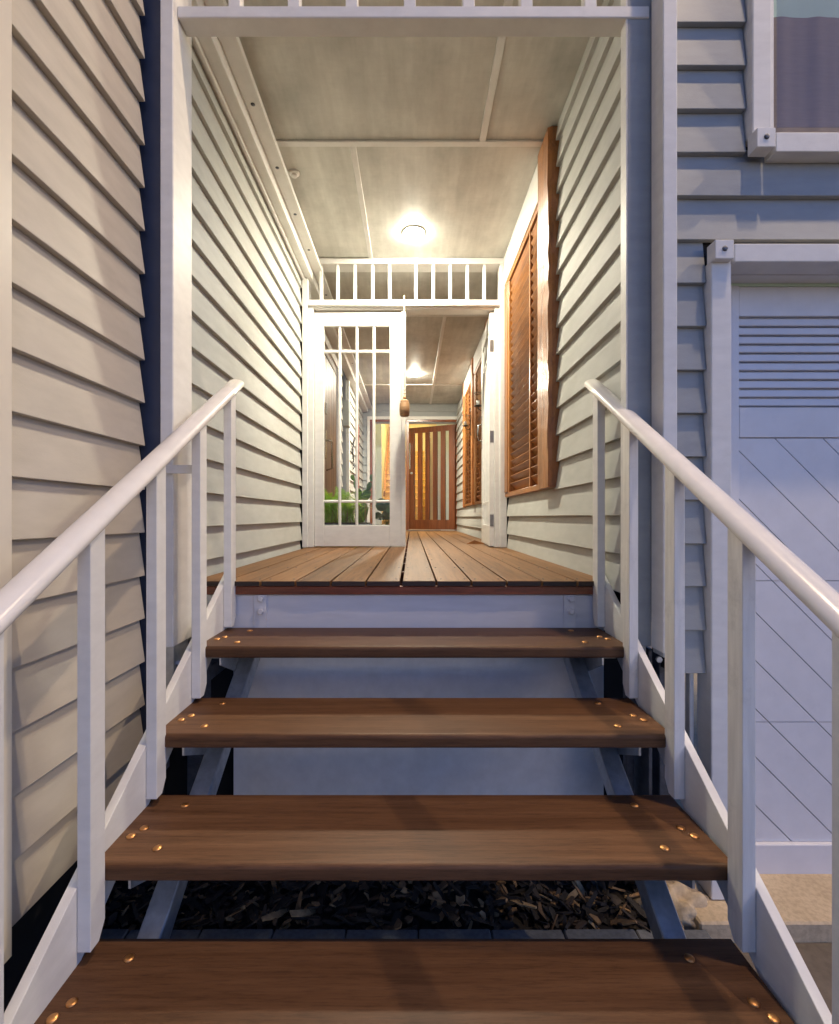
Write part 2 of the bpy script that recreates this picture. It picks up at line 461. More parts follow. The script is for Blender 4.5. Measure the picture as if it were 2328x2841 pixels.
# ================================================================== ENTRY POSTS, HEADER FRETWORK
lp = thing('porch_post', 'white square post on the side of the beige wall, foot bolted to a steel bracket', 'post', (-.85, 1.74, -.455), 'porch posts')
B('post_shaft', -.870, -.825, 1.67, 1.815, -.452, 3.2, 'trim', lp, .003)
B('foot_bracket', -.862, -.832, 1.69, 1.80, -.60, -.453, 'galv', lp, .001)
for yy in (1.715, 1.765): lathe('bolt', [(.012, 0), (.012, .008), (.009, .014)], 'galv', lp, (-.832, yy, -.52), 'x', 6, smooth=False)
lc = thing('corner_strip', 'slim strip with recess shade painted dark blue between the beige wall and the white post', 'corner strip', (-.91, 1.72, GZ))
B('return_board', -.955, -.8715, 1.70, 1.74, -.90, 3.4, 'slate_blue_shade', lc, .002)  # dark blue colour carries the shade of the recess
B('back_board', -.945, -.862, 1.83, 1.88, -.47, 3.2, 'trim', lc, .002)
rp = thing('porch_post', 'white square post on the garage side beside the grey blue weatherboards', 'post', (.868, 1.66, -.46), 'porch posts')
B('post_shaft', .844, .892, 1.62, 1.703, -.459, 3.2, 'trim', rp, .003)
B('corner_board', .763, .847, 1.706, 1.752, -.458, 3.2, 'board_front_shaded', rp, .002)  # shade of the recess face put into the darker front colour
B('lit_side_strip', .758, .7628, 1.705, 1.752, -.458, 3.2, 'trim', rp, .001)  # lighter strip painted as the lamp-lit side of the corner board
B('foot_bracket', .80, .835, 1.72, 1.74, -.62, -.46, 'galv', rp, .001)
B('foot_plate', .85, .885, 1.63, 1.70, -.475, -.460, 'galv', rp, .001)
lathe('bolt', [(.011, 0), (.011, .008), (.008, .014)], 'galv', rp, (.868, 1.69, -.50), 'y', 6, smooth=False)

hd = thing('header_fretwork', 'white header beam spanning the porch entry with short slats on top', 'fretwork', (0, 1.73, 1.75))
B('header_beam', -.824, .838, 1.70, 1.772, 1.758, 1.80, 'trim', hd, .003)
for xx in (478, 652, 816, 976, 1137, 1300, 1460, 1637):
    X = (xx - VX) * 1.72 / F_
    B('slat', X - .021, X + .021, 1.712, 1.752, 1.801, 2.16, 'trim', hd, .002)
B('top_rail', -.824, .838, 1.70, 1.775, 2.161, 2.22, 'trim', hd, .003)

# ================================================================== PORCH: deck, beam, wall under the deck
HD = -.2597
dk = thing('porch_deck', 'brown timber deck boards running through the porch to the front door', 'deck', (0, 5.6, HD))
gx = [-.905, -.751 - .003] + [-.751 + .1425 * i for i in range(1, 12)]
xs = [-.898, -.7545] + [-.7545 + .1425 * i for i in range(1, 12)]
for i in range(12):
    x0 = xs[i] + .0035; x1 = xs[i + 1] - .0035
    if x1 > .79 and i == 11: x1 = .83
    gap_wide = .003 if i in (5, 6) else 0
    fy = 1.955 + random.uniform(-.003, .003)
    o = B('deck_board', x0 + (gap_wide if i == 6 else 0), x1 - (gap_wide if i == 5 else 0), fy, 9.30, HD - .021, HD + random.uniform(-.0007, .0007), 'deck', dk, .003, seg=2)
    B('end_grain', x0 + .001, x1 - .001, fy - .0012, fy - .0002, HD - .020, HD - .002, 'end_wood', dk, 0)
B('edge_board', -.835, .80, 1.962, 1.985, -.316, -.2825, 'merbau', dk, .002)
for j, yy in enumerate([1.99, 2.45, 2.9, 3.35, 3.8, 4.25, 4.8, 5.4, 6.0, 6.6, 7.2, 7.8, 8.4, 9.0]):
    if j: B('joist', -.9, .83, yy, yy + .045, -.42, HD - .0215, 'merbau', dk, 0)
screw = [(.0042, -.001), (.0042, .0006)]
for i in range(1, 12):
    for yy in (2.02, 2.47, 2.92, 3.37, 3.82):
        for sx in (.022, -.022):
            X = (xs[i] + sx) if sx > 0 else xs[i + 1 if i < 11 else i] + sx
            if -.74 < X < .76: lathe('screw', screw, 'dark_steel', dk, (X, yy, HD + .0006), 'z', 8, smooth=False)
bm_ = thing('deck_beam', 'pale grey painted beam under the deck edge with bolted cleats', 'beam', (0, 2.0, -.39))
B('beam_face', -.84, .83, 1.978, 2.03, -.465, -.3175, 'beam_grey', bm_, .004)
for X0, X1 in ((-.644, -.592), (.622, .670)):
    cl = B('cleat', X0, X1, 1.971, 1.9775, -.463, -.319, 'beam_grey', bm_, .001)
    for zz in (-.334, -.385):
        lathe('bolt', [(.0175, 0), (.0175, -.003), (.012, -.0035), (.0125, -.012), (.010, -.014)], 'beam_grey', cl, ((X0 + X1) / 2 + .004, 1.971, zz), 'y', 6, smooth=False)
uw = thing('underfloor_blocker', 'added black lining the underfloor beside the rendered wall', 'blocker', (-1.2, 2.2, GZ))  # black sheets added to stop sky light showing in the gaps
B('back_blocker', -1.75, -.77, 2.20, 2.24, GZ + .006, -.30, 'void', uw, 0)
B('side_blocker', -1.16, -1.12, .60, 2.19, GZ + .006, -.94, 'void', uw, 0)
B('back_blocker', .83, .99, 2.20, 2.24, GZ + .07, -.30, 'void', uw, 0)
rw = B('rendered_wall', -.76, .82, 2.06, 2.16, GZ, -.466, 'render', None, .002)
tag(rw, 'blue grey rendered wall behind the open treads', 'wall')
sp = thing('steel_post', 'dark steel post under the deck at the wall side of the stair', 'post', (-.83, 1.9, GZ))
B('post_shaft', -.865, -.80, 1.86, 1.93, GZ, -.47, 'dark_steel', sp, .003)
B('brace', -.84, -.81, 1.70, 2.9, -.66, -.60, 'dark_steel', sp, .002)
sp = thing('steel_post', 'dark steel post under the deck at the garage side of the stair', 'post', (.88, 1.8, GZ))
B('post_shaft', .895, .955, 1.745, 1.80, GZ, -.40, 'dark_steel', sp, .003)
B('corrugated_strip', .80, .83, 1.80, 1.83, GZ, -.46, 'dark_steel', sp, .002)
B('inner_plate', .845, .857, 1.72, 1.90, -1.1, -.47, 'dark_steel', sp, .001)
B('white_strip', .985, 1.0, 1.71, 1.74, GZ, -.40, 'trim', sp, .002)

# ================================================================== PORCH SIDE WALLS
CEIL = 2.174
w = thing('porch_wall', 'grey weatherboard wall along the plain side of the porch', 'wall', (XL, 3, HD))
z = -.345
while z < 1.93:
    board(w, '+x', XL, 1.89, 4.06, z); z += .1512
B('sheathing', XL - .15, XL - .0325, 1.885, 4.2, -.36, 2.3, 'void', w, 0)
w = thing('porch_wall', 'grey weatherboard wall around the timber louvre window of the porch', 'wall', (XR, 3, HD))
PR = .1478
z0 = -.290
for k in range(17):
    z = z0 + k * PR
    if z > 2.12: break
    if .10 < z < 2.4: board(w, '-x', XR, 1.753, 2.678, z)
    else: board(w, '-x', XR, 1.753, 4.04, z)
B('sheathing', XR + .0325, XR + .15, 1.76, 2.70, -.36, 2.3, 'void', w, 0)
B('sheathing', XR + .0325, XR + .15, 2.70, 4.2, -.36, .165, 'void', w, 0)
B('head_board', XR - .022, XR + .10, 2.80, 4.05, 1.935, 2.172, 'trim', w, .003)
B('corner_bead', XR - .012, XR + .02, 1.7525, 1.775, -.30, 2.17, 'trim', w, .001)

# ================================================================== CEILING
ce = thing('porch_ceiling', 'limewashed panel ceiling with white cover battens running through the porch', 'ceiling', (0, 5.5, CEIL))
cols = (-.343, .408)
def panel(x0, x1, y0, y1): B('ceiling_panel', x0, x1, y0, y1, CEIL, CEIL + .012, 'ceiling', ce, 0)
rows = [1.74, 2.80, 4.10, 5.16, 7.95, 9.30]
for (y0, y1, xs_) in ((1.79, 2.80, (-.93, .408, .90)), (2.80, 4.12, (-.93, -.343, .90)), (4.12, 5.20, (-.93, .90)), (5.20, 7.93, (-.93, .36, .90)), (7.93, 9.30, (-.93, .36, .90))):
    for a, b_ in zip(xs_[:-1], xs_[1:]): panel(a + .001, b_ - .001, y0 + .001, y1 - .001)
B('roof_backing', -1.2, 1.2, 1.79, 9.45, CEIL + .02, CEIL + .10, 'void', ce, 0)
def batten(x0, x1, y0, y1): B('batten', x0, x1, y0, y1, CEIL - .013, CEIL - .0005, 'trim', ce, .002)
batten(-.80, .80, 2.782, 2.822)
batten(.390, .426, 1.80, 2.781)
batten(-.361, -.325, 2.823, 4.045)
batten(-.80, .86, 5.18, 5.22); batten(.34, .38, 5.221, 7.91); batten(-.80, .86, 7.911, 7.95); batten(.34, .38, 7.951, 9.25)
# boxed beam along the plain wall, with bolt holes
be = thing('boxed_beam', 'white boxed beam with bolt holes along the edge of the porch ceiling', 'beam', (-.83, 5, 2.0))
B('lower_box', -.94, -.836, 1.80, 9.25, 2.005, 2.17, 'trim', be, .003)
B('flange', -.835, -.755, 1.80, 9.25, 2.068, 2.10, 'trim', be, .002)
B('web', -.835, -.785, 1.80, 9.25, 2.101, CEIL - .001, 'trim', be, 0)
B('cornice_bead', -.915, -.895, 1.88, 4.04, 1.985, 2.0045, 'trim', be, .004)
for yy in (2.42, 2.86, 3.30, 3.74, 4.5, 5.0, 5.5, 6.0, 6.5, 7.0, 7.5, 8.0): lathe('bolt_hole', [(.011, 0), (.011, .0012), (.006, .0022)], 'dark_steel', be, (-.795, yy, 2.0659), 'z', 12)

# smoke detector and ceiling lamps
sd = thing('smoke_detector', 'small round white detector on the porch ceiling', 'detector', (-.742, 3.05, CEIL))
lathe('base', [(.034, 0), (.034, -.006), (.028, -.012)], 'plaster_white', sd, (-.742, 3.05, CEIL - .0008), 'z', 24)
lathe('sensor', [(.020, 0), (.018, -.012), (.012, -.014)], 'trim', sd, (-.742, 3.05, CEIL - .013), 'z', 20)
def downlight(label, x, y, z, r, mat, group='ceiling lamps'):
    t = thing('ceiling_lamp', label, 'lamp', (x, y, z), group)
    lathe('trim_ring', [(r + .014, 0), (r + .014, -.004), (r + .002, -.008), (r + .001, 0)], 'plaster_white', t, (x, y, z - .0006), 'z', 32)
    lathe('diffuser', [(r, -.001), (r, -.007), (r * .92, -.012), (r * .7, -.016), (r * .35, -.018)], mat, t, (x, y, z - .0006), 'z', 28)
    return t
downlight('lit round lamp on the porch ceiling in front of the french doors', .017, 3.69, CEIL, .074, 'lamp_warm')
downlight('lit round lamp on the far passage ceiling beyond the french doors', .05, 7.356, CEIL, .062, 'lamp_warm2')

# ================================================================== LOUVRE WINDOWS (right side of porch and passage)
def louvre_window(label, X, y_post0, y_post1, y_end, stiles, group, rough=True, zb=.195, zt=1.93):
    t = thing('louvre_window', label, 'window', (X, (y_post0 + y_end) / 2, zb), group)
    # sawn post: uneven slab with knots
    rnd = random.Random(int(y_post0 * 100))
    vs, fs = [], []; n_ = 26
    for i in range(n_ + 1):
        z = (zb - .03) + (CEIL - .02 - zb + .03) * i / n_
        e0 = rnd.uniform(-.008, .008) if rough else 0; e1 = rnd.uniform(-.004, .004) if rough else 0
        for yy, xx in ((y_post0 + e0, X - .022), (y_post0 + .012 + e0, X - .040 + e1), (y_post1 + e1, X - .042), (y_post1, X + .05), (y_post0, X + .05)):
            vs.append((xx, yy, z))
    for i in range(n_):
        for j in range(5): fs.append((i * 5 + j, i * 5 + (j + 1) % 5, (i + 1) * 5 + (j + 1) % 5, (i + 1) * 5 + j))
    fs.append((0, 1, 2, 3, 4)); fs.append(tuple(range((n_ + 1) * 5 - 1, n_ * 5 - 1, -1)))
    mesh_obj('sawn_post', vs, fs, 'rough_post', t)
    y0 = y_post1
    B('sill', X - .012, X + .06, y0, y_end, zb - .03, zb + .005, 'cedar', t, .002)
    B('head', X - .012, X + .06, y0, y_end, zt - .03, zt + .004, 'cedar', t, .002)
    B('jamb', X - .018, X + .06, y_end - .12, y_end - .002, zb + .0055, zt - .031, 'cedar_v', t, .002)
    B('inner_stile', X - .012, X + .05, y_end - .16, y_end - .121, zb + .0055, zt - .031, 'cedar_v', t, .002)
    edges = [y0] + stiles + [y_end - .161]
    for s in stiles: B('stile', X - .008, X + .05, s - .012, s + .012, zb + .0055, zt - .031, 'cedar_v', t, .002)
    for a, b_ in zip(edges[:-1], edges[1:]):
        L = (b_ - a) - .03
        z = zb + .045
        while z < zt - .05:
            o = B('louvre_blade', X + .022 - .005, X + .022 + .005, a + .013, b_ - .013, z - .037, z + .037, 'cedar', t, .001)
            o.rotation_euler.y = R(-38 + rnd.uniform(-1.2, 1.2)); z += .0595
    return t
louvre_window('large timber louvre window in the porch beside the stair landing', XR, 2.66, 2.885, 4.045, [3.22], 'louvre windows')
XF = .86
louvre_window('nearer timber louvre window in the passage behind the open french door', XF, 5.22, 5.40, 6.53, [5.9], 'louvre windows', True, .195, 1.93)
louvre_window('farther timber louvre window in the passage next to the end door', XF, 6.54, 6.68, 7.78, [7.2], 'louvre windows', True, .195, 1.93)

# ================================================================== FRENCH DOOR FRAME
YF = 4.05
fr = thing('porch_doorway', 'white doorway with a slatted transom across the porch', 'doorway', (-.03, YF, HD))
B('header', -.872, .80, YF - .004, YF + .14, 2.1215, 2.172, 'trim', fr, .003)
B('transom_rail', -.8715, .7415, YF, YF + .14, 1.774, 1.822, 'trim', fr, .003)
B('transom_stop', -.83, .70, YF + .03, YF + .139, 1.752, 1.7735, 'trim', fr, .002)
for c in (891, 937, 985, 1034, 1081, 1154, 1202, 1249, 1297, 1344):
    X = (c - VX) * (YF + .02) / F_
    B('transom_slat', X - .0115, X + .0115, YF + .012, YF + .06, 1.8225, 2.1205, 'trim', fr, .0015)
B('jamb', -.918, -.872, YF, YF + .14, HD + .003, 2.12, 'trim', fr, .003)
B('jamb', -.8713, -.826, YF + .02, YF + .14, HD + .003, 1.7735, 'trim', fr, .003)
B('jamb', .742, .80, YF, YF + .14, HD + .003, 2.1205, 'trim', fr, .003)
B('jamb', .702, .7415, YF + .02, YF + .14, HD + .003, 1.7735, 'trim', fr, .003)

def door_leaf(label, group, w, h, loc, rz, hinge_right=False):
    """leaf in local coords: x 0..w, y 0..t, z 0..h"""
    t = thing('french_door_leaf', label, 'door', loc, group, rz)
    T = .038
    px_ = [(.078, .2006), (.2235, .346), (.3685, .49), (.5146, .638)]
    pz = [(.1775, .3697), (.3928, 1.642), (1.6687, 1.8666)]
    def b(nm, x0, x1, z0, z1, y0=0, y1=T, m='trim', bv=.002, p=t): return B(nm, x0, x1, y0, y1, z0, z1, m, p, bv, True)
    b('stile', 0, px_[0][0], 0, h); b('stile', px_[3][1], w, 0, h)
    b('bottom_rail', px_[0][0] + .0002, px_[3][1] - .0002, 0, pz[0][0]); b('top_rail', px_[0][0] + .0002, px_[3][1] - .0002, pz[2][1], h)
    for i in range(3): b('glazing_bar', px_[i][1], px_[i + 1][0], pz[0][0] + .0002, pz[2][1] - .0002, .004, T - .004, 'trim', .006)
    for i in range(2):
        for (x0, x1) in px_:
            b('glazing_bar', x0 + .0002, x1 - .0002, pz[i][1], pz[i + 1][0], .006, T - .006, 'trim', .006)
    for (x0, x1) in px_:
        for (z0, z1) in pz:
            # bevel edged pane
            cx, cz = (x0 + x1) / 2, (z0 + z1) / 2; hx, hz = (x1 - x0) / 2, (z1 - z0) / 2; e = .014
            vs = []
            for yy, q in ((.016, 0), (.013, e)):
                vs += [(-hx + q, yy - .016, -hz + q), (hx - q, yy - .016, -hz + q), (hx - q, yy - .016, hz - q), (-hx + q, yy - .016, hz - q)]
            fs = [(4, 5, 6, 7)] + [(j, (j + 1) % 4, 4 + (j + 1) % 4, 4 + j) for j in range(4)]
            mesh_obj('glass_pane', vs, fs, 'pane', t, (cx, .018, cz), True)
    return t, b
LW = .736
lf, lb = door_leaf('closed white french door leaf with twelve glass panes and a fern behind', 'french doors', LW, 1.985, (-.823, YF + .045, HD + .010), 0)
lb('meeting_strip', LW + .0005, LW + .036, 0, 1.985, -.012, .044, 'trim', .002)
rf, rb = door_leaf('open white french door leaf folded back, seen edge on with steel hinges', 'french doors', LW, 1.985, (.700, YF + .085, HD + .010), R(90))
rf.location = (.699, YF + .045, HD + .010); rf.rotation_euler.z = R(87)
WP[rf] = Vector(rf.location)
for zz in (.22, .93, 1.70): rb('hinge', -.002, -.0005, zz - .05, zz + .05, .004, .034, 'hinge_steel', .0003)
pull = tube('pull_handle', [(.66, .038, 1.16), (.66, .075, 1.15), (.66, .085, 1.08), (.66, .075, 1.0), (.66, .038, .99)], .008, 'chrome', rf, 8, None, True)
B('stay_rail', .64, .70, .038, .045, .92, 1.24, 'chrome', rf, .001, True)

# hanging wooden bell
bl = thing('hanging_bell', 'brown wooden bell hanging on a knotted cord in front of the french door', 'bell', (-.06, 3.985, 1.77))
tube('cord', [(-.06, 3.985, 1.775), (-.061, 3.985, 1.3), (-.058, 3.985, .955)], .0035, 'rope', bl, 6)
for zz in (1.62, 1.32, 1.05, 1.02): lathe('knot', [(.003, -.008), (.010, 0), (.003, .008)], 'rope', bl, (-.06, 3.985, zz), 'z', 8)
lathe('bell_body', [(.030, 0), (.040, .012), (.043, .06), (.040, .105), (.034, .118), (.036, .128), (.020, .140)], 'gourd', bl, (-.058, 3.985, .828), 'z', 20)
lathe('bell_loop', [(.010, 0), (.015, .012), (.008, .03)], 'gourd', bl, (-.058, 3.985, .9685), 'z', 10)
tube('cord_tie', [(-.07, 4.03, 1.83), (-.06, 4.00, 1.828), (-.06, 3.99, 1.80), (-.06, 3.985, 1.775)], .0035, 'rope', bl, 6)

# door wedge on the deck
prism('door_wedge', [(.52, HD + .001), (.70, HD + .001), (.70, HD + .004), (.60, HD + .038)], 'y', 4.62, 4.67, 'cedar')
tag(bpy.data.objects['door_wedge'], 'small timber wedge on the deck beside the open french door', 'door wedge')

# ================================================================== PASSAGE BEYOND THE FRENCH DOORS
w = thing('passage_wall', 'grey weatherboard wall of the passage holding the slatted timber side door', 'wall', (XL, 6, HD))
z = -.345
while z < 2.0:
    if z + PITCH > 1.86: board(w, '+x', XL, 4.2, 6.48, z)
    else:
        board(w, '+x', XL, 4.2, 4.93, z); board(w, '+x', XL, 6.06, 6.48, z)
    z += PITCH
B('sheathing', XL - .15, XL - .0325, 4.2, 4.95, -.36, 2.3, 'void', w, 0)
B('sheathing', XL - .15, XL - .0325, 4.95, 6.04, 1.87, 2.3, 'void', w, 0)
B('sheathing', XL - .15, XL - .0325, 6.04, 6.47, -.36, 2.3, 'greywall', w, 0)
B('recess_wall', XL - .60, XL - .56, 6.3, 7.2, -.36, 2.3, 'greywall', w, 0)
B('recess_return', XL - .6, XL - .03, 7.0, 7.04, -.36, 2.3, 'greywall', w, 0)
B('end_trim', XL - .028, XL + .01, 7.041, 7.12, -.255, 2.0, 'trim', w, .002)
z = -.345
while z < 2.0:
    board(w, '+x', XL, 7.12, 9.25, z); z += PITCH
B('sheathing', XL - .15, XL - .0325, 7.05, 9.3, -.36, 2.3, 'void', w, 0)
B('wall_box', XL - .02, XL + .06, 6.62, 6.8, 1.25, 1.60, 'greywall', w, .002)
# slatted timber side door in that wall
sdr = thing('side_door', 'pale slatted timber door with a long chrome lever set behind the fern', 'door', (XL, 5.5, HD))
B('architrave', XL - .03, XL + .012, 4.93, 5.01, HD + .006, 1.84, 'trim', sdr, .002)
B('architrave', XL - .03, XL + .012, 5.98, 6.06, HD + .006, 1.84, 'trim', sdr, .002)
B('architrave', XL - .03, XL + .012, 4.93, 6.06, 1.8405, 1.925, 'trim', sdr, .002)
y = 5.012
for i in range(8):
    B('door_slat', XL - .03, XL - .008, y, y + .113, HD + .012, 1.838, 'door_pale', sdr, .004); y += .121
B('door_core', XL - .06, XL - .031, 5.012, 5.979, HD + .012, 1.838, 'void', sdr, 0)
B('lock_plate', XL - .0075, XL + .004, 5.15, 5.20, .62, .93, 'chrome', sdr, .002)
B('lock_plate', XL - .0075, XL + .010, 5.14, 5.21, 1.10, 1.22, 'chrome', sdr, .002)
tube('lever', [(XL + .004, 5.175, .82), (XL + .06, 5.175, .82), (XL + .065, 5.18, .80), (XL + .065, 5.19, .52), (XL + .004, 5.19, .50)], .011, 'chrome', sdr, 8)

w = thing('passage_wall', 'low grey weatherboard wall under the passage louvre windows', 'wall', (XF, 6.5, HD))
for z in (-.290, -.1425, .005): board(w, '-x', XF - .005, 4.2, 9.25, z)
B('sheathing', XF + .0285, XF + .14, 4.2, 9.3, -.36, .16, 'void', w, 0)
B('sheathing', XF + .0285, XF + .14, 7.70, 9.3, .161, 2.3, 'greywall', w, 0)
B('sheathing', XF + .0285, XF + .14, 4.2, 5.24, .161, 2.3, 'greywall', w, 0)
z = .1525
while z < 2.0:
    board(w, '-x', XF - .005, 4.2, 5.215, z); board(w, '-x', XF - .005, 7.79, 9.25, z); z += PR
B('head_board', XF - .022, XF + .10, 5.42, 7.80, 1.935, 2.172, 'trim', w, .003)
B('corner_post', XF - .03, XF + .02, 7.781, 7.86, .15, CEIL - .01, 'rough_post', w, .003)

# end wall with sidelight and pivot door
YE = 9.26
s9 = YE / F_
ew = thing('end_wall', 'grey boarded wall above the timber front door at the end of the passage', 'wall', (0, YE, HD))
def ex(x): return (x - VX) * s9
xa, xb = ex(1019), ex(1278)
z = 1.87
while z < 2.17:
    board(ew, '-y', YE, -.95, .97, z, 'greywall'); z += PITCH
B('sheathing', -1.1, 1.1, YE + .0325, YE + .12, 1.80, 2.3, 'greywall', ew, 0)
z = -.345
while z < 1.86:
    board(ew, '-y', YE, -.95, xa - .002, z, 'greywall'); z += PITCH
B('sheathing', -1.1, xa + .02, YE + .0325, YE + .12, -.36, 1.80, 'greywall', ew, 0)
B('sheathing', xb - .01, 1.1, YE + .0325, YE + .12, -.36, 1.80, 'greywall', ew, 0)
B('architrave', xa, xa + .05, YE - .02, YE + .06, HD + .002, 1.865, 'trim', ew, .002)
B('architrave', xb - .05, xb, YE - .02, YE + .06, HD + .002, 1.865, 'trim', ew, .002)
B('architrave', xa, xb, YE - .02, YE + .06, 1.8655, 1.925, 'trim', ew, .002)
xl, xr = ex(1131), ex(1264)
fdf = thing('front_entrance', 'timber entrance with a sidelight and a slotted pivot door standing ajar', 'entrance', (0, YE + .02, HD))
for X0, X1 in ((ex(1127), ex(1127) + .05), (ex(1265), ex(1272)), (xa + .051, xa + .10)):
    B('frame_post', X0, X1, YE - .012, YE + .10, HD + .002, 1.82, 'door_wood', fdf, .002)
B('frame_head', xa + .051, ex(1272), YE - .012, YE + .10, 1.8205, 1.8645, 'door_wood', fdf, .002)
B('threshold', xa + .1, ex(1265), YE + .0, YE + .12, HD - .02, HD + .012, 'galv', fdf, .002)
B('sidelight_glass', xa + .101, ex(1127) - .001, YE + .05, YE + .056, HD + .02, 1.82, 'pane', fdf, 0)
# leaf hinged on the garage side: local x runs from hinge (0) towards -x
W_ = (ex(1264) - ex(1135))
fd = part_empty('door_leaf', fdf, (ex(1264), YE + .07, HD + .015), R(-25))
fd['label'] = 'pivot leaf with five glazed slots and a long handle'
def fb(nm, x0, x1, z0, z1, y0=-.022, y1=.022, m='door_wood', bv=.002): return B(nm, -x1, -x0, y0, y1, z0, z1, m, fd, bv, True)
Wd = .98; H_ = 2.03
u = lambda c: (940 - c) / (940 - 310.0) * Wd
fb('stile', 0, u(860), 0, H_); fb('stile', u(388), Wd, 0, H_)
fb('bottom_rail', u(860) + .0003, u(388) - .0003, 0, .185); fb('top_rail', u(860) + .0003, u(388) - .0003, H_ - .11, H_)
for a, b_ in ((812, 750), (703, 645), (598, 540), (493, 435)): fb('mullion', u(a), u(b_), .1855, H_ - .1105)
for a, b_ in ((860, 812), (750, 703), (645, 598), (540, 493), (435, 388)): fb('glass_slot', u(a) + .0005, u(b_) - .0005, .186, H_ - .111, -.003, .003, 'pane', 0)
B('pull_bar', -Wd + .03, -Wd + .055, -.075, -.05, 1.20, 1.72, 'chrome', fd, .003, True)
for zz in (1.25, 1.67): B('bar_mount', -Wd + .034, -Wd + .05, -.0495, -.0225, zz, zz + .02, 'chrome', fd, .001, True)
lathe('lock', [(.028, 0), (.028, -.012), (.012, -.014)], 'chrome', fd, (-Wd + .06, -.0225, 1.12), 'y', 20, True)
B('door_mat', -.08, .55, 9.06, 9.22, HD + .002, HD + .014, 'planter', None, .004)
tag(bpy.data.objects['door_mat'], 'thin dark mat on the deck at the front door', 'mat')

# hall behind the front door
hl = thing('entry_hall', 'warm lit entry hall seen through the slots of the front door', 'room', (0, 11.5, HD))
B('hall_floor', -1.6, 1.8, 9.38, 14.2, HD - .06, HD - .002, 'deck', hl, 0)
B('hall_back_wall', -1.6, 1.8, 14.1, 14.2, HD, 3.6, 'creamwall', hl, 0)
B('hall_side_wall', 1.25, 1.35, 9.40, 14.1, HD, 3.6, 'bluewall', hl, 0)
B('hall_side_wall', -1.55, -1.45, 9.40, 14.1, HD, 3.6, 'bluewall', hl, 0)
B('hall_ceiling', -1.6, 1.8, 9.40, 14.2, 3.6, 3.7, 'plaster_white', hl, 0)
B('hall_partition', .545, 1.24, 10.55, 10.65, HD, 3.5, 'bluewall', hl, 0)
B('hall_nib', .375, .54, 10.5, 10.66, HD, 3.5, 'creamwall', hl, 0)
B('hall_partition', -1.44, -.66, 10.6, 10.7, HD, 3.5, 'bluewall', hl, 0)
B('hall_stair_wall', -.705, -.66, 10.701, 14.1, HD, 3.5, 'creamwall', hl, 0)
B('hall_front_wall', -1.6, 1.8, 9.385, 9.40, 1.93, 3.6, 'plaster_white', hl, 0)
st = thing('hall_staircase', 'golden timber stair with perforated risers rising behind the front door', 'staircase', (-.1, 11, HD))
for i in range(12):
    y0 = 10.75 + i * .25; z0 = HD + .175 * i
    B('riser', -.655, .365, y0, y0 + .012, z0, z0 + .145, 'perforated', st, 0)
    B('tread', -.655, .365, y0 - .02, y0 + .25, z0 + .146, z0 + .175, 'stair_gold', st, .004)
prism('hand_rail', [(10.7, .45), (10.7, .57), (13.4, 2.50), (13.4, 2.38)], 'x', -.625, -.585, 'cedar', st)
downlight('lit warm lamp on the entry hall ceiling behind the front door', -.1, 11.0, 3.6, .20, 'lamp_hall', 'ceiling lamps')

# wall sconces
def sconce(label, X, y, z):
    t = thing('wall_sconce', label, 'sconce', (X, y, z), 'wall sconces')
    tube('back_stem', [(X + .075, y, z - .22), (X + .070, y, z - .1), (X + .075, y, z + .05), (X + .07, y, z + .16)], .006, 'black_iron', t, 8)
    tube('arm', [(X + .07, y, z - .13), (X + .03, y, z - .135), (X + .004, y, z - .12), (X, y, z - .085)], .005, 'black_iron', t, 8)
    lathe('dish', [(.040, 0), (.046, .004), (.046, .010), (.036, .012)], 'black_iron', t, (X, y, z - .092), 'z', 20)
    pts = [(X + .045 * math.cos(a), y + .045 * math.sin(a), z + .055) for a in [2 * math.pi * i / 16 for i in range(17)]]
    tube('ring', pts, .003, 'black_iron', t, 6)
    tube('ring_arm', [(X + .045, y, z + .055), (X + .072, y, z + .055)], .004, 'black_iron', t, 6)
    vs, fs = [], []
    for zz in (0, .165):
        for i in range(24): vs.append((.042 * math.cos(i * math.pi / 12), .042 * math.sin(i * math.pi / 12), zz))
    for i in range(24): fs.append((i, (i + 1) % 24, 24 + (i + 1) % 24, 24 + i))
    mesh_obj('glass_chimney', vs, fs, 'jar_glass', t, (X, y, z - .079), False, True)
    lathe('candle', [(.020, 0), (.020, .05), (.016, .052)], 'plaster_white', t, (X, y, z - .0795), 'z', 14)
sconce('nearer glass candle sconce on a black iron bracket beside the open french door', .735, 5.33, 1.31)
sconce('farther glass candle sconce on a black iron bracket near the end door', .735, 6.60, 1.33)
# wrought ornament and red decor on the plain wall
orn = thing('wall_ornament', 'black iron leaf ornament on the white passage wall behind the glass', 'ornament', (XL + .01, 7.5, .9))
for k in range(9):
    a = k * .7; tube('scroll', [(XL + .012, 7.5 + .03 * math.cos(a), .75 + k * .05), (XL + .02, 7.5 + .10 * math.cos(a), .79 + k * .05), (XL + .012, 7.5 + .14 * math.cos(a + .5), .84 + k * .05)], .010, 'black_iron', orn, 6)
rd = thing('wall_hanging', 'dark red hanging with fringe on the passage wall near the end door', 'wall hanging', (XL + .01, 8.3, 1.2))
B('hanging_panel', XL - .002, XL + .012, 8.05, 8.35, .45, 1.45, 'red_decor', rd, .002)
prism('hanging_crest', [(8.0, 1.4505), (8.4, 1.4505), (8.3, 1.58), (8.1, 1.58)], 'x', XL - .002, XL + .014, 'red_decor', rd)
for k in range(5): B('fringe', XL + .001, XL + .008, 8.06 + k * .06, 8.075 + k * .06, .34, .4495, 'red_decor', rd, 0)

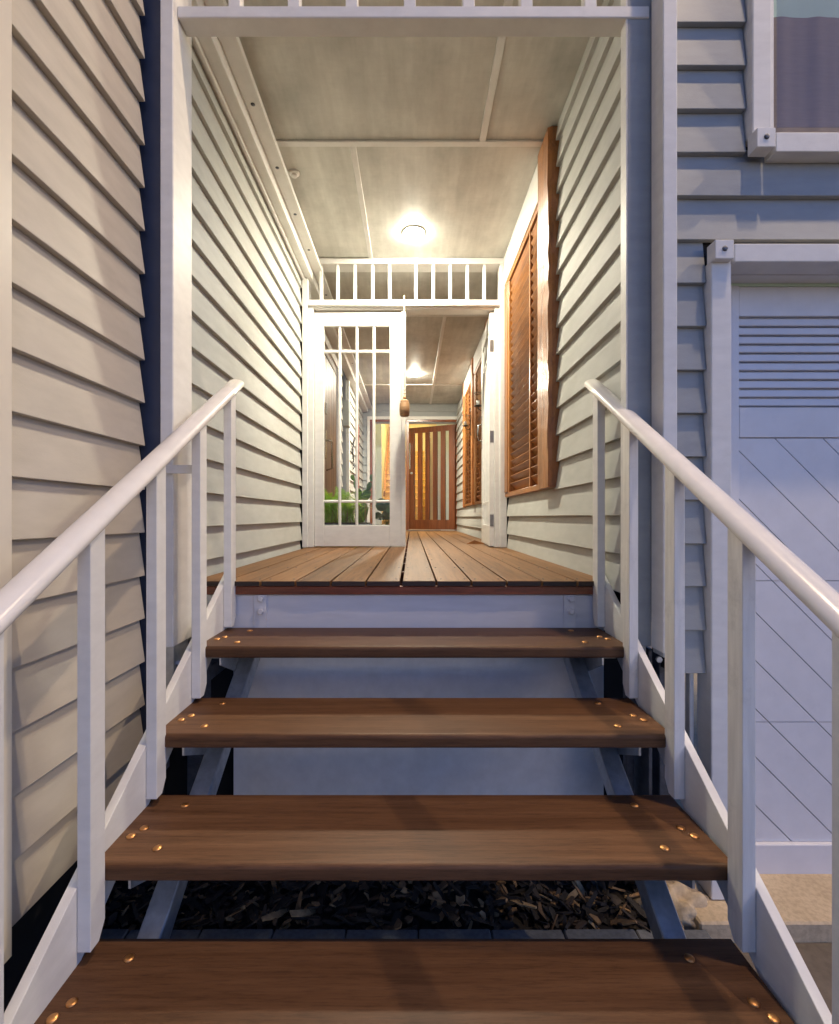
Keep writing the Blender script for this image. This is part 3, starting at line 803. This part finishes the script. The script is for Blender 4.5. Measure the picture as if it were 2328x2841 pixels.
# ------------------------------------------------------------------ plants behind the left leaf
def frond_mesh(seed, L):
    rnd = random.Random(seed); vs, fs = [], []
    n_ = 46
    pts = []
    for i in range(n_ + 1):
        s = i / n_
        pts.append(Vector((L * (.62 * s + .12 * s * s), 0, L * (.95 * s - .70 * s * s))))
    for i in range(n_):
        p, q = pts[i], pts[i + 1]; t = (q - p).normalized(); side = Vector((0, 1, 0)); up = t.cross(side) * -1
        s = i / n_
        b0 = len(vs)
        vs += [p + side * .003, p - side * .003, q - side * .003, q + side * .003]; fs.append((b0, b0 + 1, b0 + 2, b0 + 3))
        w_ = L * .105 * math.sin(math.pi * min(1, (s * .88 + .13))) ** .8 * rnd.uniform(.85, 1.1)
        for sg in (-1, 1):
            d = (side * sg + t * .35 + up * rnd.uniform(-.15, .15)).normalized()
            b0 = len(vs); hw = t * (L / n_ * .27)
            a = p + d * w_
            vs += [p - hw * .7, p + hw, p + d * w_ * .6 + hw * 1.0, a + t * .004, p + d * w_ * .6 - hw * .8]
            fs.append((b0, b0 + 1, b0 + 2, b0 + 3, b0 + 4))
    me = bpy.data.meshes.new('frond'); me.from_pydata([tuple(v) for v in vs], [], fs); me.update()
    return finish(me, 'fern')
FM = [frond_mesh(i, L) for i, L in enumerate((.50, .58, .66, .42))]
fx, fy = -.62, 4.52
fe = thing('potted_fern', 'bright green fern arching out of a grey planter behind the french door glass', 'plant', (fx, fy, HD))
prism('planter_box', [(fx - .20, HD + .002), (fx + .20, HD + .002), (fx + .24, HD + .17), (fx - .24, HD + .17)], 'y', fy - .13, fy + .13, 'planter', fe, bev=.006)
B('planter_rim', fx - .25, fx + .25, fy - .145, fy + .145, HD + .1705, HD + .195, 'planter', fe, .005)
B('potting_soil', fx - .225, fx + .225, fy - .12, fy + .12, HD + .1955, HD + .207, 'soil', fe, 0)
rnd = random.Random(5)
for i in range(40):
    o = bpy.data.objects.new('frond', FM[i % 4])
    link(o, fe, (fx + rnd.uniform(-.19, .19), fy + rnd.uniform(-.09, .09), HD + .20))
    o.rotation_euler = (rnd.uniform(-.2, .2), rnd.uniform(-.9, .0), rnd.uniform(0, 6.28))
    s = rnd.uniform(.7, 1.1); o.scale = (s, s, s)
for i in range(30):
    a = rnd.uniform(0, 6.28); x_, y_ = fx + rnd.uniform(-.2, .2), fy + rnd.uniform(-.1, .1)
    tube('dry_stem', [(x_, y_, HD + .205), (x_ + .03 * math.cos(a), y_ + .03 * math.sin(a), HD + .34), (x_ + .06 * math.cos(a), y_ + .06 * math.sin(a), HD + .42)], .0022, 'straw', fe, 5)
ca = thing('prickly_pear', 'prickly pear cactus with flat green pads beside the fern', 'plant', (-.50, 4.72, HD))
lathe('pot', [(.07, 0), (.09, .16), (.098, .165), (.098, .19), (.07, .19)], 'planter', ca, (-.50, 4.80, HD + .002), 'z', 20)
def pad(x_, z_, r, tilt, yaw):
    bm = bmesh.new(); bmesh.ops.create_uvsphere(bm, u_segments=14, v_segments=8, radius=1)
    for v in bm.verts: v.co = Vector((v.co.x * r * .62 * (1 + .25 * v.co.z), v.co.y * r * .16, v.co.z * r))
    me = bpy.data.meshes.new('pad'); bm.to_mesh(me); bm.free(); finish(me, 'cactus', True)
    o = bpy.data.objects.new('pad', me); link(o, ca, (x_, 4.78, z_)); o.rotation_euler = (0, tilt, yaw)
for a in ((-.50, .04, .11, .1, .2), (-.52, .20, .085, -.25, .9), (-.45, .21, .07, .5, .5), (-.55, .31, .055, -.3, 1.0), (-.42, .30, .05, .45, .8), (-.58, .385, .035, -.5, .4), (-.395, .385, .038, .2, .5)): pad(*a)
ph = thing('round_leaf_plant', 'dark green plant with large round leaves in a small pot near the meeting stile', 'plant', (-.25, 4.75, HD))
lathe('pot', [(.08, 0), (.10, .15), (.105, .155), (.105, .18), (.08, .18)], 'planter', ph, (-.25, 4.85, HD + .002), 'z', 20)
for i in range(11):
    a = rnd.uniform(0, 6.28); r = rnd.uniform(.03, .12); z_ = HD + rnd.uniform(.12, .40)
    x_, y_ = -.24 + r * math.cos(a), 4.78 + r * .5 * math.sin(a)
    vs = [(0, 0, 0)]; R_ = rnd.uniform(.045, .075)
    for k in range(16):
        t_ = 2 * math.pi * k / 16
        vs.append((R_ * math.cos(t_), R_ * 1.15 * math.sin(t_) , -.012 * math.cos(2 * t_)))
    o = mesh_obj('leaf', vs, [(0, 1 + k, 1 + (k + 1) % 16) for k in range(16)], 'philo', ph, (x_, y_, z_), False, True)
    o.rotation_euler = (R(60) + rnd.uniform(-.5, .5), rnd.uniform(-.6, .6), rnd.uniform(-.8, .8))
    tube('leaf_stalk', [(-.25, 4.85, HD + .16), ((-.25 + x_) / 2, 4.83, z_ * .6 + HD * .1), (x_, y_ + .004, z_ - .003)], .003, 'cactus', ph, 5)

# ================================================================== STAIRS
SX0, SX1 = -.748, .757
TR = [(1.965, -.4505), (1.690, -.632), (1.420, -.8155), (1.150, -1.001), (.880, -1.186)]
D_ = .290; TT = .040
stc = thing('staircase', 'open timber stair of dark treads on galvanised steel stringers', 'staircase', (0, 1.3, GZ))
def tread_mesh(L):
    k = ('tread', L)
    if k in MESH: return MESH[k]
    r = .011
    prof = [(-D_ / 2, -TT / 2 + .006), (-D_ / 2 + .006, -TT / 2), (D_ / 2 - .004, -TT / 2), (D_ / 2, -TT / 2 + .004), (D_ / 2, TT / 2 - .004), (D_ / 2 - .004, TT / 2)]
    for i in range(6):
        a = math.pi / 2 + (math.pi / 2) * i / 5
        prof.append((-D_ / 2 + r + r * math.cos(a), TT / 2 - r + r * math.sin(a)))
    vs, fs = [], []; kx = len(prof)
    for x_ in (-L / 2, L / 2):
        vs += [(x_, y_, z_) for y_, z_ in prof]
    fs = [tuple(range(kx)), tuple(range(2 * kx - 1, kx - 1, -1))] + [(i, (i + 1) % kx, kx + (i + 1) % kx, kx + i) for i in range(kx)]
    me = bpy.data.meshes.new('tread'); me.from_pydata(vs, [], fs); me.update()
    bm = bmesh.new(); bm.from_mesh(me); bmesh.ops.recalc_face_normals(bm, faces=bm.faces); bm.to_mesh(me); bm.free()
    MESH[k] = finish(me, 'tread'); return me
SL0, SL1 = (-.668, -.610), (.610, .668)
slope = (TR[0][1] - TR[3][1]) / (TR[0][0] - TR[3][0])
for i, (yb, zt) in enumerate(TR):
    o = bpy.data.objects.new('tread', tread_mesh(SX1 - SX0)); link(o, stc, ((SX0 + SX1) / 2, yb - D_ / 2, zt - TT / 2))
    head = [(.0112, 0), (.0112, .0010), (.009, .0030), (.0045, .0041)]
    for bx, by in ((-.640, .055), (-.700, .155), (-.716, .187), (-.625, .232), (.630, .055), (.705, .155), (.722, .187), (.622, .232)):
        lathe('bolt', head, 'brass', o, (bx, yb - by, zt + .0003), 'z', 16)
for (a, b_) in (SL0, SL1):
    # square tube stringer following the pitch
    y0, y1 = .62, 1.97
    zc = lambda y: TR[2][1] + (y - (TR[2][0] - .02)) * slope - TT - .012
    prism('stringer', [(y0, zc(y0)), (y1, zc(y1)), (y1, zc(y1) - .075), (y0, zc(y0) - .075)], 'x', a, b_, 'galv', stc, bev=.003)
    for yb, zt in TR:
        yy = yb - .13
        sgn = -1 if a < 0 else 1
        xo = a if sgn < 0 else b_
        x0, x1 = sorted((xo + sgn * -.06, xo + sgn * .002))
        br = prism('tread_bracket', [(yb - .27, zt - TT - .001), (yb - .02, zt - TT - .001), (yb - .02, zt - TT - .045), (yb - .12, zt - TT - .10), (yb - .27, zt - TT - .030)], 'x', xo - .003 + sgn * .0035, xo + .003 + sgn * .0035, 'galv', stc)
        B('bracket_flange', min(xo + sgn * .0068, xo + sgn * .05), max(xo + sgn * .0068, xo + sgn * .05), yb - .27, yb - .02, zt - TT - .006, zt - TT - .001, 'galv', stc, .001)
        lathe('nut', [(.009, 0), (.009, .009), (.006, .011)], 'galv', br, (xo + sgn * .007 if sgn > 0 else xo - .018, yy, zt - TT - .028), 'x', 6, smooth=False)

# ================================================================== HANDRAILS
RS = .6257
def railing(label, sgn, xin, worn):
    t = thing('handrail', label, 'handrail', (sgn * .745, 1.4, GZ), 'stair handrails')
    w_, d_ = .030, .052
    x0, x1 = sorted((sgn * xin, sgn * (xin + w_)))
    ztop = lambda y: .464 + (y - 1.918) * RS
    ys = [1.914 - .2795 * k for k in range(6)]
    cxr = sgn * (xin + .024)
    for k, y in enumerate(ys):
        zb = -.437 - k * .178
        mt = 'trim_worn' if worn and k in (1, 2, 3) else 'trim'
        prism('baluster', [(y, zb), (y + .030, zb), (y + d_, zb + .034), (y + d_, ztop(y + d_) + .012), (y, ztop(y) + .012)], 'x', x0, x1, mt, t, bev=.0012)
    # flat skirting plate outside the balusters
    xp0, xp1 = sorted((sgn * (xin + w_ + .001), sgn * (xin + w_ + .024)))
    ptop = lambda y: -.772 + (y - 1.159) * .66
    prism('skirt_plate', [(.40, ptop(.40)), (2.03, ptop(2.03)), (2.03, ptop(2.03) - .13), (1.985, ptop(1.985) - .185), (.40, ptop(.40) - .185)], 'x', xp0, xp1, 'trim', t, bev=.0012)
    pts = []
    for i in range(15):
        y = .42 + (2.035 - .42) * i / 14
        pts.append((cxr, y, ztop(y) + .023))
    tube('rail', pts, .0345, 'rail', t, 24, .021)
    return t
rl = railing('white stair handrail with square balusters next to the beige wall', -1, .715, False)
B('wall_bracket', -.862, -.746, 1.655, 1.662, .148, .178, 'trim', rl, .001)
rr = railing('white stair handrail with worn balusters on the garage side', 1, .737, True)

# ================================================================== GARAGE FACADE
DG = 1.67
gf = thing('weatherboard_wall', 'grey weatherboard facade around the garage door and upper window', 'wall', (1.6, DG, GZ))
pg = .1503
for k in range(36):
    y = 1869 - 120.6 * k
    z = (VY - y) * DG / F_
    if y > 700: board(gf, '-y', DG, .8925, px(1974, 0, 1.64)[0], z, 'board_front_shaded')
    elif y > 520: board(gf, '-y', DG, .8925, 4.2, z, 'board_front_shaded')
    else: board(gf, '-y', DG, .8925, px(2087, 0, 1.64)[0], z, 'board_front_shaded')
B('sheathing', .90, 1.08, DG + .0325, DG + .10, -.54, 5.0, 'void', gf, 0)
B('sheathing', 1.081, 4.2, DG + .0325, DG + .10, .93, 1.31, 'void', gf, 0)
# timber corner blocks, casings
def cx(x, d): return (x - VX) * d / F_
def cz(y, d): return (VY - y) * d / F_
gc = thing('garage_entrance', 'pale garage door with louvred top and diagonal boards in a white casing', 'garage door', (1.1, 1.63, GZ))
d = 1.645
B('side_casing', cx(1974, d), cx(2030, d), d, DG + .06, GZ + .064, cz(722, d), 'trim', gc, .003)
B('inner_stop', cx(2030, d) + .0005, cx(2030, d) + .016, d + .03, 1.78, GZ + .064, cz(735, d), 'trim', gc, .002)
d = 1.62
blk = B('corner_block', cx(1985, d), cx(2037, d), d, 1.668, cz(717, d), cz(664, d), 'trim', gc, .002)
lathe('bolt', [(.009, 0), (.0085, -.003), (.004, -.004)], 'dark_steel', blk, ((cx(1985, d) + cx(2037, d)) / 2, d - .0004, (cz(717, d) + cz(664, d)) / 2 + .001), 'y', 12)
d = 1.632
B('head_casing', cx(2038, d), 4.2, d, 1.72, cz(726, d), cz(675, d), 'trim', gc, .003)
B('head_soffit', 1.10, 4.2, 1.721, 1.783, cz(727, 1.632), cz(727, 1.632) + .05, 'trim', gc, .002)
# door
DD = 1.785
gx0 = 1.13; gx1 = 3.9
gd = part_empty('door_leaf', gc, (2.4, DD, GZ))
B('door_back', gx0, gx1, DD + .018, DD + .05, cz(2434, DD), cz(770, DD), 'garage', gd, 0)
B('side_rail', gx0 + .001, cx(2049, DD), DD - .004, DD + .0175, cz(2434, DD) , cz(794, DD), 'garage', gd, .001)
B('top_rail', cx(2050, DD), gx1, DD, DD + .0175, cz(877, DD), cz(795, DD), 'garage', gd, .002)
B('green_strip', gx0 + .002, gx1, DD - .003, DD + .0175, cz(794.5, DD), cz(776, DD), 'pale_green', gd, 0)  # pale green line across the top of the door
for i in range(10):
    yc = 880 + 24.7 * i
    o = B('louvre_slat', cx(2050, DD), gx1, DD + .003, DD + .015, cz(yc + 23.5, DD), cz(yc + 4, DD), 'garage', gd, .002)
    o.rotation_euler.x = R(-9)
B('middle_rail', cx(2050, DD), gx1, DD - .003, DD + .0175, cz(1214, DD), cz(1131, DD), 'garage', gd, .002)
B('bottom_rail', cx(2050, DD), gx1, DD - .016, DD + .0175, cz(2433, DD), cz(2336, DD), 'garage', gd, .002)
def clip(poly, a, b, c):     # keep a*x+b*y<=c
    out = []
    for i in range(len(poly)):
        p, q = poly[i], poly[(i + 1) % len(poly)]
        fp, fq = a * p[0] + b * p[1] - c, a * q[0] + b * q[1] - c
        if fp <= 0: out.append(p)
        if (fp < 0 < fq) or (fq < 0 < fp):
            t = fp / (fp - fq); out.append((p[0] + (q[0] - p[0]) * t, p[1] + (q[1] - p[1]) * t))
    return out
X0 = cx(2050, DD); r2 = math.sqrt(2)
# diagonal lines x + z = const (falling to the right); one line passes crop points
c0 = cx(2050, DD) + cz(1250, DD)
step = 134 * DD / F_
for (ya, yb) in ((1216.5, 1610.5), (1612.5, 2002.5), (2004.5, 2335)):
    z0, z1 = cz(yb, DD), cz(ya, DD)
    for k in range(-30, 30):
        cl_, ch = c0 + k * step, c0 + (k + 1) * step
        poly = [(X0, z0), (gx1, z0), (gx1, z1), (X0, z1)]
        poly = clip(poly, 1, 1, ch - .0022); poly = clip(poly, -1, -1, -(cl_ + .0022)) if poly else poly
        if len(poly) < 3: continue
        area = abs(sum(poly[i][0] * poly[(i + 1) % len(poly)][1] - poly[(i + 1) % len(poly)][0] * poly[i][1] for i in range(len(poly)))) / 2
        if area < 2e-4: continue
        prism('door_plank', poly, 'y', DD + .001, DD + .0172, 'garage', gd)
B('rubber_seal', gx0, gx1, DD, DD + .03, GZ + .066, cz(2434, DD) - .001, 'void', gd, 0)
# window
wn_ = thing('upper_window', 'white framed window with a square corner block above the garage door', 'window', (1.8, 1.63, .95))
d = 1.645
B('side_casing', cx(2089, d), cx(2141, d), d, DG + .06, cz(372, d), 4.2, 'trim', wn_, .003)
B('sash_stile', cx(2141, d) + .0005, cx(2160, d), d + .02, DG + .055, cz(355, d), 4.2, 'trim', wn_, .002)
d = 1.62
blk = B('corner_block', cx(2101, d), cx(2153, d), d, 1.668, cz(407, d), cz(353, d), 'trim', wn_, .002)
lathe('bolt', [(.009, 0), (.0085, -.003), (.004, -.004)], 'dark_steel', blk, ((cx(2101, d) + cx(2153, d)) / 2, d - .0004, (cz(407, d) + cz(353, d)) / 2 + .001), 'y', 12)
d = 1.632
prism('sill', [(d, cz(420, d)), (1.72, cz(420, d)), (1.72, cz(367, d) + .03), (d + .06, cz(367, d) + .022), (d, cz(367, d))], 'x', cx(2154, d), 4.2, 'trim', wn_, bev=.002)
B('glass_pane', cx(2160, 1.68), 4.0, 1.685, 1.689, cz(352, 1.685), 4.0, 'window_glass', wn_, 0)
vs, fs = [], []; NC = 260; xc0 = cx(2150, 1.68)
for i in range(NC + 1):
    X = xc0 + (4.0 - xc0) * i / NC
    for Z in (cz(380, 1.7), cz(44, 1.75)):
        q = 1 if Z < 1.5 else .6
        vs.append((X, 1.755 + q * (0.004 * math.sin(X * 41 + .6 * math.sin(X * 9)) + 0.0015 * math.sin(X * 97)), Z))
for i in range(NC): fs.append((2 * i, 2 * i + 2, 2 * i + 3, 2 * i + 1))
mesh_obj('reflection_sheet', vs, fs, 'mauve_reflection', wn_, (0, 0, 0), False, True)  # added sheet whose colour stands in for the mauve reflection in the glass
B('upper_green_sheet', cx(2150, 1.68), 4.0, 1.782, 1.788, cz(70, 1.75), 4.0, 'pale_green', wn_, 0)  # pale green band at the top of the pane

# ================================================================== EAVE WITH A DOWNLIGHT (above the frame)
ev = thing('eave', 'white soffit with a fascia board above the garage wall', 'eave', (1.8, .8, 5.0))
B('soffit', -.3, 6.5, -.1, 1.72, 5.0, 5.04, 'trim', ev, 0)
B('fascia', -.3, 6.5, -.15, -.101, 4.93, 5.23, 'trim', ev, .003)
downlight('lit lamp recessed in the eave soffit right above the garage door edge', 1.60, .80, 5.0, .07, 'lamp_eave', 'ceiling lamps')
downlight('lit lamp recessed at the far end of the eave soffit', 5.0, .80, 5.0, .07, 'lamp_eave2', 'ceiling lamps')

# ------------------------------------------------------------------ lift everything so that the paving is at height 0
for o in scn.objects:
    if o.parent is None and o.type in ('MESH', 'EMPTY'):
        o.location.z += EYE
